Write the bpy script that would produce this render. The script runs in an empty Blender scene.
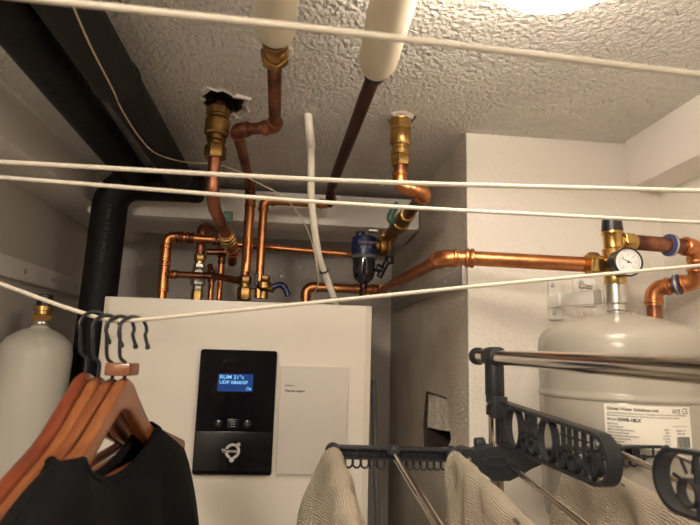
import bpy, bmesh, math, random
from mathutils import Vector as V, Matrix, noise
random.seed(7)
S = bpy.context.scene
COL = S.collection
PI = math.pi

# ------------------------------------------------------------------ camera
F = 530.0
CAM = V((0, 0, 1.72))
def cam_axes(yaw, pitch, roll):
    y, p, r = (math.radians(a) for a in (yaw, pitch, roll))
    fw = V((math.sin(y)*math.cos(p), math.cos(y)*math.cos(p), math.sin(p)))
    rt = fw.cross(V((0, 0, 1))).normalized(); up = rt.cross(fw)
    return rt*math.cos(r)+up*math.sin(r), up*math.cos(r)-rt*math.sin(r), fw
RT, UP, FW = cam_axes(5.73, 9.87, 1.6)
cd = bpy.data.cameras.new('camera'); co = bpy.data.objects.new('camera', cd); COL.objects.link(co)
cd.sensor_width = 36; cd.lens = F/700*36; cd.clip_start = .01
m = Matrix((RT, UP, -FW)).transposed().to_4x4(); m.translation = CAM; co.matrix_world = m
cd.dof.use_dof = True; cd.dof.focus_distance = 1.15; cd.dof.aperture_fstop = 10
S.camera = co

def ray(x, y): return RT*((x-350)/F) - UP*((y-262.5)/F) + FW
def at(x, y, X=None, Y=None, Z=None):
    d = ray(x, y)
    t = X/d.x if X is not None else Y/d.y if Y is not None else (Z-CAM.z)/d.z
    return CAM + d*t

# ------------------------------------------------------------------ materials
def mat(name, col, rough=.5, metal=0, bump=None, var=None, spec=.5, emit=None, coat=0):
    m = bpy.data.materials.new(name); m.use_nodes = True
    nt = m.node_tree; b = nt.nodes['Principled BSDF']
    b.inputs['Base Color'].default_value = (*col, 1)
    b.inputs['Roughness'].default_value = rough; b.inputs['Metallic'].default_value = metal
    b.inputs['Specular IOR Level'].default_value = spec
    if coat: b.inputs['Coat Weight'].default_value = coat; b.inputs['Coat Roughness'].default_value = .05
    tc = nt.nodes.new('ShaderNodeTexCoord')
    def nz(scale, detail=4, rough=.55):
        n = nt.nodes.new('ShaderNodeTexNoise'); n.inputs['Scale'].default_value = scale
        n.inputs['Detail'].default_value = detail; n.inputs['Roughness'].default_value = rough
        nt.links.new(tc.outputs['Object'], n.inputs['Vector']); return n
    if var:   # (other colour, scale, low, high)
        n = nz(var[1], 5, .6); r = nt.nodes.new('ShaderNodeValToRGB')
        r.color_ramp.elements[0].position = var[2]; r.color_ramp.elements[1].position = var[3]
        r.color_ramp.elements[0].color = (*col, 1); r.color_ramp.elements[1].color = (*var[0], 1)
        nt.links.new(n.outputs['Fac'], r.inputs['Fac']); nt.links.new(r.outputs['Color'], b.inputs['Base Color'])
    if bump:  # list of (scale, distance)
        last = None
        for sc, dist in bump:
            n = nz(sc, 2.5, .5); bp = nt.nodes.new('ShaderNodeBump'); bp.inputs['Distance'].default_value = dist
            bp.inputs['Strength'].default_value = 1
            nt.links.new(n.outputs['Fac'], bp.inputs['Height'])
            if last: nt.links.new(last.outputs['Normal'], bp.inputs['Normal'])
            last = bp
        nt.links.new(last.outputs['Normal'], b.inputs['Normal'])
    if emit:
        b.inputs['Emission Color'].default_value = (*emit[0], 1); b.inputs['Emission Strength'].default_value = emit[1]
    return m

M = {}
M['ceiling'] = mat('ceiling stucco', (.80, .765, .72), .9, bump=[(10, .004), (62, .007), (125, .011)], var=((.70, .665, .625), 3.5, .4, .7))
M['stucco'] = mat('grey stucco', (.74, .68, .60), .9, bump=[(12, .006), (75, .005), (150, .010)], var=((.60, .52, .43), 3, .42, .62))
M['white_wall'] = mat('white wall', (.80, .755, .69), .85, bump=[(9, .004), (130, .0018)])
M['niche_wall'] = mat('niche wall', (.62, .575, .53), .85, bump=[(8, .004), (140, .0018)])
M['white_box'] = mat('painted boxing', (.86, .825, .775), .7, bump=[(7, .006), (120, .0012)])
M['dark_wall'] = mat('dark wall', (.035, .03, .028), .8)
M['floor'] = mat('floor', (.62, .58, .53), .7, bump=[(60, .002)])
M['boiler'] = mat('cream enamel', (.75, .70, .62), .38, bump=[(300, .0001)])
M['panel'] = mat('gloss black', (.006, .006, .008), .08)
M['panel_low'] = mat('satin black', (.007, .007, .009), .22)
M['screen'] = mat('lcd', (.005, .012, .04), .15, emit=((.02, .075, .30), .55))
M['lcd_text'] = mat('lcd text', (.1, .3, .5), .3, emit=((.25, .62, .95), .8))
M['logo'] = mat('logo silver', (.62, .61, .58), .4, metal=.4)
M['icon'] = mat('icon grey', (.30, .30, .33), .4)
M['paper'] = mat('paper', (.60, .555, .515), .6)
M['ink'] = mat('ink', (.09, .085, .08), .6)
M['ink_red'] = mat('ink red', (.45, .13, .08), .6)
M['copper'] = mat('copper', (.68, .28, .11), .34, metal=1, var=((.44, .165, .075), 22, .45, .72), bump=[(60, .0004)])
M['copper_dull'] = mat('tarnished copper', (.40, .165, .095), .42, metal=1, var=((.16, .065, .045), 17, .42, .62), bump=[(60, .0005)])
M['copper_dark'] = mat('dark copper', (.11, .045, .034), .45, metal=.9, var=((.07, .032, .028), 14, .4, .65))
M['brass'] = mat('brass', (.62, .41, .15), .30, metal=1, var=((.46, .27, .09), 30, .45, .7), bump=[(70, .0004)])
M['brass_old'] = mat('old brass', (.42, .25, .085), .38, metal=1, var=((.2, .115, .045), 26, .42, .7), bump=[(70, .0006)])
M['chrome'] = mat('chrome', (.60, .55, .50), .13, metal=1)
M['nickel'] = mat('nickel', (.66, .64, .60), .3, metal=1)
M['zinc'] = mat('zinc', (.62, .60, .57), .4, metal=.8)
M['black_pipe'] = mat('black foam', (.005, .005, .006), .6, spec=.3, bump=[(40, .002)])
M['black_grey'] = mat('dark grey foam', (.016, .015, .015), .7, spec=.3, bump=[(40, .002)])
M['print'] = mat('grey print', (.06, .057, .052), .6)
M['cream'] = mat('cream lagging', (.80, .73, .58), .45, bump=[(18, .002)])
M['cord'] = mat('clothes cord', (.64, .58, .485), .55, spec=.3)
M['conduit'] = mat('white conduit', (.78, .73, .63), .5)
M['wire'] = mat('beige wire', (.58, .46, .33), .5)
M['black'] = mat('black plastic', (.012, .012, .013), .4)
M['grey_plastic'] = mat('charcoal plastic', (.020, .022, .027), .45, spec=.4)
M['tank'] = mat('tank paint', (.40, .37, .32), .25)
M['bottle'] = mat('bottle paint', (.62, .60, .53), .4)
M['label'] = mat('label paper', (.80, .76, .68), .5)
M['blue'] = mat('navy plastic', (.012, .02, .085), .3)
M['blue_ring'] = mat('blue ring', (.05, .06, .16), .4)
M['bowl'] = mat('smoked bowl', (.012, .012, .016), .08, coat=.5)
M['glass_ring'] = mat('clear rim', (.13, .13, .16), .12)
M['green'] = mat('green lever', (.06, .14, .10), .45)
M['white_metal'] = mat('white enamel metal', (.86, .84, .80), .4)
M['steel_strip'] = mat('painted rail', (.42, .40, .37), .5)
M['gap'] = mat('dark gap', (.07, .055, .043), .95, bump=[(60, .012)])
M['broken'] = mat('broken block', (.93, .88, .80), .9, bump=[(45, .008), (150, .006)], var=((.72, .64, .52), 60, .45, .7))
M['plaster'] = mat('plaster patch', (.68, .64, .59), .9, bump=[(40, .01)])
M['shirt'] = mat('black cotton', (.0042, .0042, .005), .9, bump=[(8, .006), (500, .0004)], spec=.15)
M['dial'] = mat('dial', (.80, .79, .77), .35)
M['glass_dark'] = mat('gauge case', (.02, .02, .022), .3)
M['led'] = mat('lamp diffuser', (.9, .9, .88), .4, emit=((1.0, .87, .71), 27.0))
M['fill_back'] = mat('added fill glow', (.9, .9, .88), .4, emit=((1.0, .87, .71), 108.0))  # glow of the added fill light behind the camera
M['lamp_ring'] = mat('lamp ring', (.8, .78, .74), .4)
M['hose'] = mat('grey sleeve', (.10, .105, .11), .6, bump=[(400, .001)])

def wood(name, c1, c2):
    m = mat(name, c1, .32, coat=.3); nt = m.node_tree; b = nt.nodes['Principled BSDF']
    tc = nt.nodes['Texture Coordinate']; mp = nt.nodes.new('ShaderNodeMapping'); mp.inputs['Scale'].default_value = (60, 7, 45)
    n = nt.nodes.new('ShaderNodeTexNoise'); n.inputs['Scale'].default_value = 1.6; n.inputs['Detail'].default_value = 5
    r = nt.nodes.new('ShaderNodeValToRGB'); r.color_ramp.elements[0].position = .3; r.color_ramp.elements[1].position = .7
    r.color_ramp.elements[0].color = (*c1, 1); r.color_ramp.elements[1].color = (*c2, 1)
    nt.links.new(tc.outputs['Object'], mp.inputs['Vector']); nt.links.new(mp.outputs[0], n.inputs['Vector'])
    nt.links.new(n.outputs['Fac'], r.inputs['Fac']); nt.links.new(r.outputs['Color'], b.inputs['Base Color'])
    return m
M['wood_mid'] = wood('brown wood', (.25, .082, .028), (.17, .05, .017))
M['wood_light'] = wood('light brown wood', (.31, .11, .038), (.21, .068, .022))
M['wood_red'] = wood('reddish wood', (.22, .05, .019), (.14, .03, .012))
def towel_mat():
    m = mat('beige towelling', (.50, .40, .285), .95, spec=.1); nt = m.node_tree; b = nt.nodes['Principled BSDF']
    uv = nt.nodes.new('ShaderNodeUVMap'); last = None; tot = None
    for ax in ('X', 'Y'):
        w = nt.nodes.new('ShaderNodeTexWave'); w.wave_type = 'BANDS'; w.bands_direction = ax
        w.inputs['Scale'].default_value = 11; w.inputs['Distortion'].default_value = 2.5; w.inputs['Detail'].default_value = 2
        nt.links.new(uv.outputs[0], w.inputs['Vector'])
        if tot is None: tot = w.outputs['Fac']
        else:
            a = nt.nodes.new('ShaderNodeMath'); a.operation = 'MULTIPLY'
            nt.links.new(tot, a.inputs[0]); nt.links.new(w.outputs['Fac'], a.inputs[1]); tot = a.outputs[0]
    bp = nt.nodes.new('ShaderNodeBump'); bp.inputs['Distance'].default_value = .004; bp.inputs['Strength'].default_value = 1
    nt.links.new(tot, bp.inputs['Height']); nt.links.new(bp.outputs[0], b.inputs['Normal'])
    r = nt.nodes.new('ShaderNodeValToRGB'); r.color_ramp.elements[0].color = (.57, .485, .375, 1); r.color_ramp.elements[1].color = (.80, .715, .59, 1)
    nt.links.new(tot, r.inputs['Fac']); nt.links.new(r.outputs[0], b.inputs['Base Color'])
    return m
M['towel'] = towel_mat()

# ------------------------------------------------------------------ mesh helpers
WLOC = {}
def frame(d):
    d = d.normalized(); a = V((0, 0, 1)) if abs(d.z) < .9 else V((1, 0, 0))
    u = d.cross(a).normalized(); return u, d.cross(u).normalized()
class MB:
    def __init__(s): s.v = []; s.f = []; s.uv = None
    def add(s, vs, fs):
        o = len(s.v); s.v += [V(p) for p in vs]; s.f += [tuple(i+o for i in f) for f in fs]; return s
    def box(s, c, size, axes=None, bev=0):
        bm = bmesh.new(); bmesh.ops.create_cube(bm, size=1)
        for v in bm.verts: v.co = V((v.co.x*size[0], v.co.y*size[1], v.co.z*size[2]))
        if bev: bmesh.ops.bevel(bm, geom=bm.edges[:], offset=bev, segments=2, affect='EDGES', profile=.6)
        A = axes or (V((1, 0, 0)), V((0, 1, 0)), V((0, 0, 1))); c = V(c)
        bm.verts.index_update()
        s.add([c+A[0]*v.co.x+A[1]*v.co.y+A[2]*v.co.z for v in bm.verts], [[v.index for v in f.verts] for f in bm.faces])
        bm.free(); return s
    def rings(s, rings, closed=False, cap=True):
        n = len(rings[0]); vs = [p for r in rings for p in r]; fs = []
        k = len(rings)
        for i in range(k if closed else k-1):
            j = (i+1) % k
            for a in range(n):
                b = (a+1) % n; fs.append((i*n+a, i*n+b, j*n+b, j*n+a))
        if cap and not closed: fs.append(tuple(range(n-1, -1, -1))); fs.append(tuple((k-1)*n+a for a in range(n)))
        return s.add(vs, fs)
    def lathe(s, p, d, prof, n=24, ph=0):
        p = V(p); d = V(d).normalized(); u, w = frame(d)
        return s.rings([[p+d*t+(u*math.cos(2*PI*a/n+ph)+w*math.sin(2*PI*a/n+ph))*max(r, 1e-5) for a in range(n)] for t, r in prof])
    def cyl(s, a, b, r, n=20, bev=0):
        a = V(a); b = V(b); L = (b-a).length
        pr = [(0, r), (L, r)] if not bev else [(0, r-bev), (bev*.3, r-bev*.3), (bev, r), (L-bev, r), (L-bev*.3, r-bev*.3), (L, r-bev)]
        return s.lathe(a, b-a, pr, n)
    def hexn(s, a, b, r): 
        a = V(a); b = V(b); L = (b-a).length
        return s.lathe(a, b-a, [(0, r*.9), (L*.12, r), (L*.88, r), (L, r*.9)], 6, .3)
    def tube(s, pts, r, n=14, closed=False):
        pts = [V(p) for p in pts]; k = len(pts); rr = r if isinstance(r, (list, tuple)) else [r]*k
        tg = []
        for i in range(k):
            a = pts[(i-1) % k] if (closed or i) else pts[0]; b = pts[(i+1) % k] if (closed or i < k-1) else pts[-1]
            tg.append((b-a).normalized())
        u = frame(tg[0])[0]; R = []
        for i in range(k):
            u = (u - tg[i]*u.dot(tg[i])).normalized(); w = tg[i].cross(u)
            R.append([pts[i]+(u*math.cos(2*PI*a/n)+w*math.sin(2*PI*a/n))*rr[i] for a in range(n)])
        return s.rings(R, closed)
    def prism(s, outline, d, inner=None):
        """outline: closed list of points in a plane, extruded along d; inner: same-count inner loop for a hole."""
        o = [V(p) for p in outline]; d = V(d); n = len(o)
        if inner is None:
            return s.rings([o, [p+d for p in o]])
        i = [V(p) for p in inner]
        return s.rings([o, [p+d for p in o], [p+d for p in i], i], closed=True)
    def build(s, name, mt, parent=None, smooth=True, origin=None, ang=38):
        me = bpy.data.meshes.new(name)
        if parent is not None: o0 = WLOC[parent] if not isinstance(origin, V) else origin
        elif origin is not None: o0 = V(origin)
        else:
            mn = [min(p[i] for p in s.v) for i in range(3)]; mx = [max(p[i] for p in s.v) for i in range(3)]
            o0 = V(((mn[0]+mx[0])/2, (mn[1]+mx[1])/2, mn[2]))
        me.from_pydata([p-o0 for p in s.v], [], s.f)
        bm = bmesh.new(); bm.from_mesh(me); bmesh.ops.recalc_face_normals(bm, faces=bm.faces[:]); bm.to_mesh(me); bm.free()
        if s.uv:
            ul = me.uv_layers.new(name='UVMap')
            for lp in me.loops: ul.data[lp.index].uv = s.uv[lp.vertex_index]
        me.materials.append(M[mt] if isinstance(mt, str) else mt)
        if smooth:
            me.polygons.foreach_set('use_smooth', [True]*len(me.polygons)); me.set_sharp_from_angle(angle=math.radians(ang))
        o = bpy.data.objects.new(name, me); COL.objects.link(o); WLOC[o] = o0
        if parent is not None: o.parent = parent; o.location = o0-WLOC[parent]
        else: o.location = o0
        return o
def tag(o, label, cat, group=None):
    o['label'] = label; o['category'] = cat
    if group: o['group'] = group
    return o
def thing(name, loc, label, cat, group=None):
    o = bpy.data.objects.new(name, None); o.empty_display_size = .05; COL.objects.link(o); o.location = V(loc); WLOC[o] = V(loc)
    return tag(o, label, cat, group)
def struct(o): o['kind'] = 'structure'; return o
def fillet(pts, bend, seg=7):
    """polyline with rounded corners; returns points and, per corner, the arc points"""
    pts = [V(p) for p in pts]; out = [pts[0]]; arcs = []
    for i in range(1, len(pts)-1):
        a, b, c = pts[i-1], pts[i], pts[i+1]; u = (a-b).normalized(); w = (c-b).normalized()
        th = u.angle(w)
        k = min(bend/max(math.tan(th/2), .05), (a-b).length*.48, (c-b).length*.48)
        p, q = b+u*k, b+w*k; arc = []
        cen = b+(u+w).normalized()*(k/math.cos(th/2)); 
        p0, q0 = p-cen, q-cen; ang = p0.angle(q0)
        for j in range(seg+1):
            t = j/seg; arc.append(cen+(p0*math.sin((1-t)*ang)+q0*math.sin(t*ang))/math.sin(ang))
        out += arc; arcs.append((u, arc, w))
    out.append(pts[-1]); return out, arcs
def run(root, pts, r, bend, mt='copper', elbow='copper', soft=(), name='pipe', sock=.016, grow=.0022):
    """a pipe along pts with an elbow fitting at every corner not listed in soft"""
    path, arcs = fillet(pts, bend)
    MB().tube(path, r).build(name, mt, root)
    for i, (u, arc, w) in enumerate(arcs):
        if i in soft: continue
        R = r+grow
        body = [arc[0]+u*sock]+arc+[arc[-1]+w*sock]
        ee = MB().tube(body, R).build('elbow', elbow, root)
        b = MB()
        for p, d in ((arc[0]+u*sock*.55, u), (arc[-1]+w*sock*.55, w)):
            b.lathe(p-d*.004, d, [(0, R), (.002, R+.0018), (.006, R+.0018), (.008, R)], 18)
        b.build('bead', elbow, ee)
def sleeve(root, p, d, L, r, mt='copper', name='coupling'):
    d = V(d).normalized(); p = V(p)
    b = MB().lathe(p-d*L/2, d, [(0, r), (.001, r+.002), (.004, r+.0036), (.008, r+.0036), (.010, r+.002), (L-.010, r+.002), (L-.008, r+.0036), (L-.004, r+.0036), (L-.001, r+.002), (L, r)], 20)
    return b.build(name, mt, root)
def smooth_path(pts, n=8):
    pts = [V(p) for p in pts]; out = []
    for i in range(len(pts)-1):
        p0, p1, p2, p3 = pts[max(i-1, 0)], pts[i], pts[i+1], pts[min(i+2, len(pts)-1)]
        for j in range(n):
            t = j/n
            out.append(.5*((2*p1)+(p2-p0)*t+(2*p0-5*p1+4*p2-p3)*t*t+(3*p1-p0-3*p2+p3)*t**3))
    out.append(pts[-1]); return out
def text(name, s, size, mt, parent, org, fn=None, xd=(1, 0, 0), yd=(0, 0, 1), nd=(0, -1, 0), ext=.0004, bold=0, align='LEFT', sx=1):
    cu = bpy.data.curves.new('t', 'FONT'); cu.body = s; cu.size = size; cu.align_x = align; cu.resolution_u = 3; cu.offset = bold
    ob = bpy.data.objects.new('t', cu); COL.objects.link(ob); dg = bpy.context.evaluated_depsgraph_get(); dg.update()
    me0 = bpy.data.meshes.new_from_object(ob.evaluated_get(dg)); 
    b = MB(); org = V(org); X, Y_, N = V(xd), V(yd), V(nd)
    vs = [v.co.copy() for v in me0.vertices]; fs = [tuple(p.vertices) for p in me0.polygons]
    g = fn or (lambda x, y, z: org+X*x+Y_*y+N*z)
    b.add([g(p.x*sx, p.y, ext) for p in vs], fs)
    bpy.data.objects.remove(ob); bpy.data.curves.remove(cu); bpy.data.meshes.remove(me0)
    if not vs: return None
    return b.build(name, mt, parent, smooth=False)

# ------------------------------------------------------------------ the setting
XL, XR, XN, YB, YP, ZC, YF = -.70, .81, .363, 2.0, 1.087, 2.215, -1.7
def slab(name, lo, hi, mt):
    c = [(a+b)/2 for a, b in zip(lo, hi)]; s = [b-a for a, b in zip(lo, hi)]
    return MB().box(c, s).build(name, mt, smooth=False)
def cut(ob, cutter):
    md = ob.modifiers.new('b', 'BOOLEAN'); md.operation = 'DIFFERENCE'; md.solver = 'EXACT'; md.material_mode = 'TRANSFER'; md.object = cutter
    dg = bpy.context.evaluated_depsgraph_get(); dg.update()
    me = bpy.data.meshes.new_from_object(ob.evaluated_get(dg)); ob.modifiers.clear(); ob.data = me
    bpy.data.objects.remove(cutter)
struct(slab('floor', (XL-.1, YF-.1, -.1), (XR+.1, YB+.1, 0), 'floor'))
ceil = struct(slab('ceiling', (XL-.1, YF-.1, ZC), (XR+.1, YB+.1, ZC+.15), 'ceiling'))
struct(slab('wall_left', (XL-.1, YF-.1, 0), (XL, YB+.1, ZC), 'niche_wall'))
struct(slab('wall_right', (XR, YF-.1, 0), (XR+.1, YP, ZC), 'white_wall'))
struct(slab('wall_back', (XL, YB, 0), (XN, YB+.1, ZC), 'niche_wall'))
struct(slab('wall_front', (XL, YF-.1, 0), (XR, YF, ZC), 'dark_wall'))
# the wall beside the niche: grey return on its left, white face towards the room
niche = struct(slab('wall_niche', (XN, YP+.004, 0), (XR+.1, YB+.1, ZC), 'stucco'))
struct(slab('wall_right_back', (XN-.0015, YP-.003, 0), (XR, YP+.004, ZC), 'white_wall'))

# broken holes cut into the ceiling and the grey return
def hole_outline(c, ru, rv, n, u, w, seed, rough=.22):
    rn = random.Random(seed)
    return [c+u*math.cos(2*PI*i/n)*ru*(1+rn.uniform(-rough, rough))+w*math.sin(2*PI*i/n)*rv*(1+rn.uniform(-rough, rough)) for i in range(n)]
ux, uy, uz = V((1, 0, 0)), V((0, 1, 0)), V((0, 0, 1))
hc = at(219, 103, Z=ZC)
ho = hole_outline(hc+V((.010, .0, -.02)), .040, .046, 22, ux, uy, 3, .25)
cut(ceil, MB().prism(ho, (0, 0, .055)).build('c', 'gap'))
rn = random.Random(5); po = []
for p in ho:
    c = hc+V((.010, 0, -.02)); po.append(c+(p-c)*rn.uniform(1.12, 1.6))
lift = V((0, 0, .0195))
struct(MB().rings([[p+lift+V((0, 0, .006)) for p in po], [c0_+lift+(p-c0_)*.9+V((0, 0, rn.uniform(-.006, -.002))) for p, c0_ in zip(po, [hc+V((.010, 0, -.02))]*len(po))], [p+lift-V((0, 0, rn.uniform(-.001, .003))) for p in ho], [p+lift+V((0, 0, .006)) for p in ho]], closed=True).build('ceiling_plaster', 'plaster', smooth=False))
h3 = at(402, 117, Z=ZC)
cut(ceil, MB().prism(hole_outline(h3+V((0, .008, -.02)), .033, .03, 14, ux, uy, 8), (0, 0, .08)).build('c', 'gap'))
hp = [at(x, y, X=XN) for x, y in ((426, 391), (436, 394), (447, 398), (449, 420), (451, 440), (448, 447), (424, 448), (423, 425))]
cut(niche, MB().prism([p-ux*.02 for p in hp], (.11, 0, 0)).build('c', 'gap'))
# the pale broken block inside that hole
bq = [at(x, y, X=XN) for x, y in ((428, 394), (446, 400), (448, 420), (448, 432), (437, 430), (427, 427))]
by1 = max(p.y for p in bq); bl = MB().prism([p+ux*(.001+(by1-p.y)*.07) for p in bq], (.06, 0, 0)).build('wall_block', 'broken', smooth=False); struct(bl)

# boxed-in ducts along the ceiling
def boxing(name, x0, x1, y0, y1, z0, z1, bev):
    c = ((x0+x1)/2, (y0+y1)/2, (z0+z1)/2)
    return struct(MB().box(c, (x1-x0, y1-y0, z1-z0), bev=bev).build(name, 'white_box'))
boxing('beam_back', -.60, XN-.003, 1.52, 1.75, 2.093, 2.190, .012)
boxing('beam_left', XL-.05, -.572, -1.69, YB+.05, 2.112, ZC+.05, .02)
boxing('beam_right', .729, XR+.06, -1.69, YP+.003, 2.100, ZC+.03, .025)
# metal rails screwed to the walls
rb = MB(); 
rail = thing('wall_rail', (XN-.004, 1.55, 1.88), 'grey painted metal rail screwed to the rough grey wall, behind the bent copper pipe', 'rail')
MB().box((XN-.003, (1.10+1.95)/2, 1.897), (.006, .85, .034), bev=.001).build('strip', 'steel_strip', rail)
MB().box((XN-.004, YP+.012, 1.897), (.012, .006, .045)).build('end_plate', 'zinc', rail)
for y in (1.24, 1.38):
    MB().lathe((XN-.006, y, 1.898), (-1, 0, 0), [(0, .006), (.002, .006), (.0035, .003)], 12).build('screw', 'zinc', rail)
rail2 = thing('wall_rail', (XL+.004, 1.5, 1.88), 'grey metal rail along the left wall above the white bottle', 'rail')
MB().box((XL+.009, 1.25, 1.905), (.018, 1.4, .05), bev=.003).build('strip', 'white_box', rail2)
for y in (1.40, 1.56, 1.72):
    MB().lathe((XL+.017, y, 1.905), (1, 0, 0), [(0, .008), (.002, .007), (.003, .003)], 12).build('screw', 'steel_strip', rail2)

# ------------------------------------------------------------------ ceiling lamp and added fill light
def lamp(x, y, r, glow, label):
    root = thing('lamp_or_fill', (x, y, 2.12), label, 'lamp')
    MB().lathe((x, y, ZC), (0, 0, -1), [(0, r), (.010, r+.002), (.014, r-.002)], 48).build('base', 'lamp_ring', root)
    MB().lathe((x, y, ZC-.013), (0, 0, -1), [(0, r-.004), (.022, r-.001), (.074, r-.004), (.094, r-.018), (.108, r-.045), (.113, .001)], 48).build('diffuser', glow, root)
lamp(.256, .450, .090, 'led', 'round white glowing lamp on the rough ceiling')
lamp(-.40, -.62, .110, 'fill_back', 'added round fill light on the ceiling behind the viewer')  # unseen fill light, added to brighten the left wall and grey return

# ------------------------------------------------------------------ heat pump cabinet
BX0, BX1, BY, BZ = -.422, .178, 1.214, 1.832
hpump = thing('heat_pump', ((BX0+BX1)/2, 1.5, 0), 'tall cream heat pump cabinet with a glossy black control panel', 'heat pump')
MB().box(((BX0+BX1)/2, 1.525, BZ/2), (.598, .61, BZ-.004), bev=.006).build('body', 'boiler', hpump)
def door():
    w = .016; o = [(BX0, 1.232), (BX0+.002, BY+.006), (BX0+w, BY), (BX1-w, BY), (BX1-.002, BY+.006), (BX1, 1.232)]
    return MB().rings([[V((x, y, .04)) for x, y in o], [V((x, y, BZ)) for x, y in o]])
door().build('front_panel', 'boiler', hpump, ang=12)
MB().lathe((-.14, 1.45, BZ-.003), (0, 0, 1), [(0, .16), (.010, .16), (.013, .155)], 36).build('top_plate', 'black', hpump)
# control panel
cx0, cx1 = at(197.5, 400, Y=BY-.006).x, at(275, 400, Y=BY-.006).x
cz1, cz0 = at(236, 350, Y=BY-.008).z, at(231, 475, Y=BY-.008).z
zs = at(234, 430, Y=BY-.008).z
def rrect(x0, x1, z0, z1, r, y, n=5):
    o = []
    for cx, cz, a0 in ((x1-r, z1-r, 0), (x0+r, z1-r, 90), (x0+r, z0+r, 180), (x1-r, z0+r, 270)):
        for i in range(n+1):
            a = math.radians(a0+90*i/n); o.append(V((cx+r*math.cos(a), y, cz+r*math.sin(a))))
    return o
YC = BY-.012
ctrl = MB().rings([rrect(cx0, cx1, cz0, cz1, .006, BY), rrect(cx0, cx1, cz0, cz1, .006, YC+.002), rrect(cx0+.002, cx1-.002, cz0+.002, cz1-.002, .005, YC)]).build('control_panel', 'panel', hpump, ang=20)
MB().box(((cx0+cx1)/2, YC-.0005, (cz0+zs)/2+.003), (cx1-cx0-.006, .002, zs-cz0-.012), bev=.0008).build('lower_cover', 'panel_low', ctrl)
sw = at(217, 372, Y=YC); se = at(253.5, 392, Y=YC)
sx0, sx1 = at(218, 382, Y=YC).x, at(253, 382, Y=YC).x; sz1, sz0 = at(236, 374, Y=YC).z, at(236, 391.5, Y=YC).z
MB().box(((sx0+sx1)/2, YC-.0002, (sz0+sz1)/2), (sx1-sx0, .0012, sz1-sz0)).build('screen', 'screen', ctrl, smooth=False)
ts = (sz1-sz0)
text('screen_text', 'RUM 21°c', ts*.30, 'lcd_text', ctrl, (sx0+.003, YC-.0012, sz1-ts*.28), bold=.00015, sx=1.12)
text('screen_text', 'UDF 0860/0F', ts*.27, 'lcd_text', ctrl, (sx0+.003, YC-.0012, sz1-ts*.57), bold=.00015, sx=1.12)
text('screen_text', '\u2302a', ts*.27, 'lcd_text', ctrl, (sx1-.014, YC-.0012, sz0+ts*.10), bold=.0001)
# buttons: left, menu, right
bz = at(236, 424, Y=YC).z
for px, ch in ((218.5, '<'), (247.5, '>')):
    bx = at(px, 424, Y=YC).x
    bt = MB().lathe((bx, YC+.0005, bz), (0, -1, 0), [(0, .0085), (.0012, .0083), (.0016, .0076)], 24).build('button', 'panel_low', ctrl)
    text('button_mark', ch, .011, 'icon', bt, (bx, YC-.0016, bz-.004), align='CENTER')
bx = at(233, 424, Y=YC).x
bt = MB().box((bx, YC-.0005, bz), (.024, .002, .020), bev=.0008).build('button', 'panel_low', ctrl)
g = MB()
for k in range(3): g.box((bx, YC-.0017, bz+.005-.005*k), (.011, .0006, .0014))
g.build('button_mark', 'icon', bt, smooth=False)
# ring emblem with dots and the maker's word
ex, ez = at(232.5, 451, Y=YC).x, at(232.5, 451, Y=YC).z
e = MB(); ye = YC-.0018
def arc_strip(b, cx, cz, r0, r1, a0, a1, y, n=28):
    P = []
    for i in range(n+1):
        a = math.radians(a0+(a1-a0)*i/n); c, s_ = math.cos(a), math.sin(a)
        P.append([V((cx+r0*c, y, cz+r0*s_)), V((cx+r1*c, y, cz+r1*s_)), V((cx+r1*c, y-.0005, cz+r1*s_)), V((cx+r0*c, y-.0005, cz+r0*s_))])
    b.rings(P)
arc_strip(e, ex, ez, .0105, .0160, -78, 160, ye); arc_strip(e, ex, ez, .0105, .0160, 196, 250, ye)
for a, r in ((50, .0042), (268, .0052)):
    c = V((ex+.0185*math.cos(math.radians(a)), ye, ez+.0175*math.sin(math.radians(a)))); e.lathe(c, (0, -1, 0), [(0, r), (.0005, r)], 20)
e.build('emblem', 'logo', ctrl, smooth=False)
text('emblem_word', 'Thermia', .0105, 'logo', ctrl, (ex-.023, ye-.0004, ez-.003), bold=.0002, sx=1.0)

# booklet fixed on the cabinet door
pz1, pz0 = at(315, 366.5, Y=1.208).z, at(312, 474, Y=1.208).z
px0, px1 = at(279, 420, Y=1.208).x, at(347, 420, Y=1.208).x
book = thing('booklet', ((px0+px1)/2, 1.208, pz0), 'pale manual booklet fixed beside the black control panel', 'booklet')
def sheet(y, dz, t): return MB().box(((px0+px1)/2, y, (pz0+pz1)/2+dz), (px1-px0, t, pz1-pz0), bev=.0004)
sheet(1.2093, .0, .009).build('pages', 'label', book); sheet(1.2040, 0, .0014).build('cover', 'paper', book)
tx = at(285, 386, Y=1.205)
text('cover_text', 'Reference', .0052, 'ink', book, (tx.x, 1.2030, tx.z), bold=.0001)
text('cover_text', 'Thermia Legend', .0066, 'ink', book, (tx.x, 1.2030, tx.z-.012), bold=.0002, sx=1.0)
e = MB(); lc = at(327.5, 450, Y=1.205); arc_strip(e, lc.x, lc.z, .0032, .005, -60, 250, 1.2030, 16); e.build('cover_emblem', 'ink_red', book, smooth=False)

# grey ribbed sleeve running down in the gap beside the cabinet
sl = MB().tube(smooth_path([at(374, 380, Y=1.32), at(374.5, 430, Y=1.315), at(376, 480, Y=1.31), at(377, 540, Y=1.31), V((.20, 1.31, .9)), V((.20, 1.31, .02))]), .0065, 12)
tag(sl.build('cable_sleeve', 'hose'), 'grey braided cable sleeve hanging in the gap beside the cream cabinet', 'cable')

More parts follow.
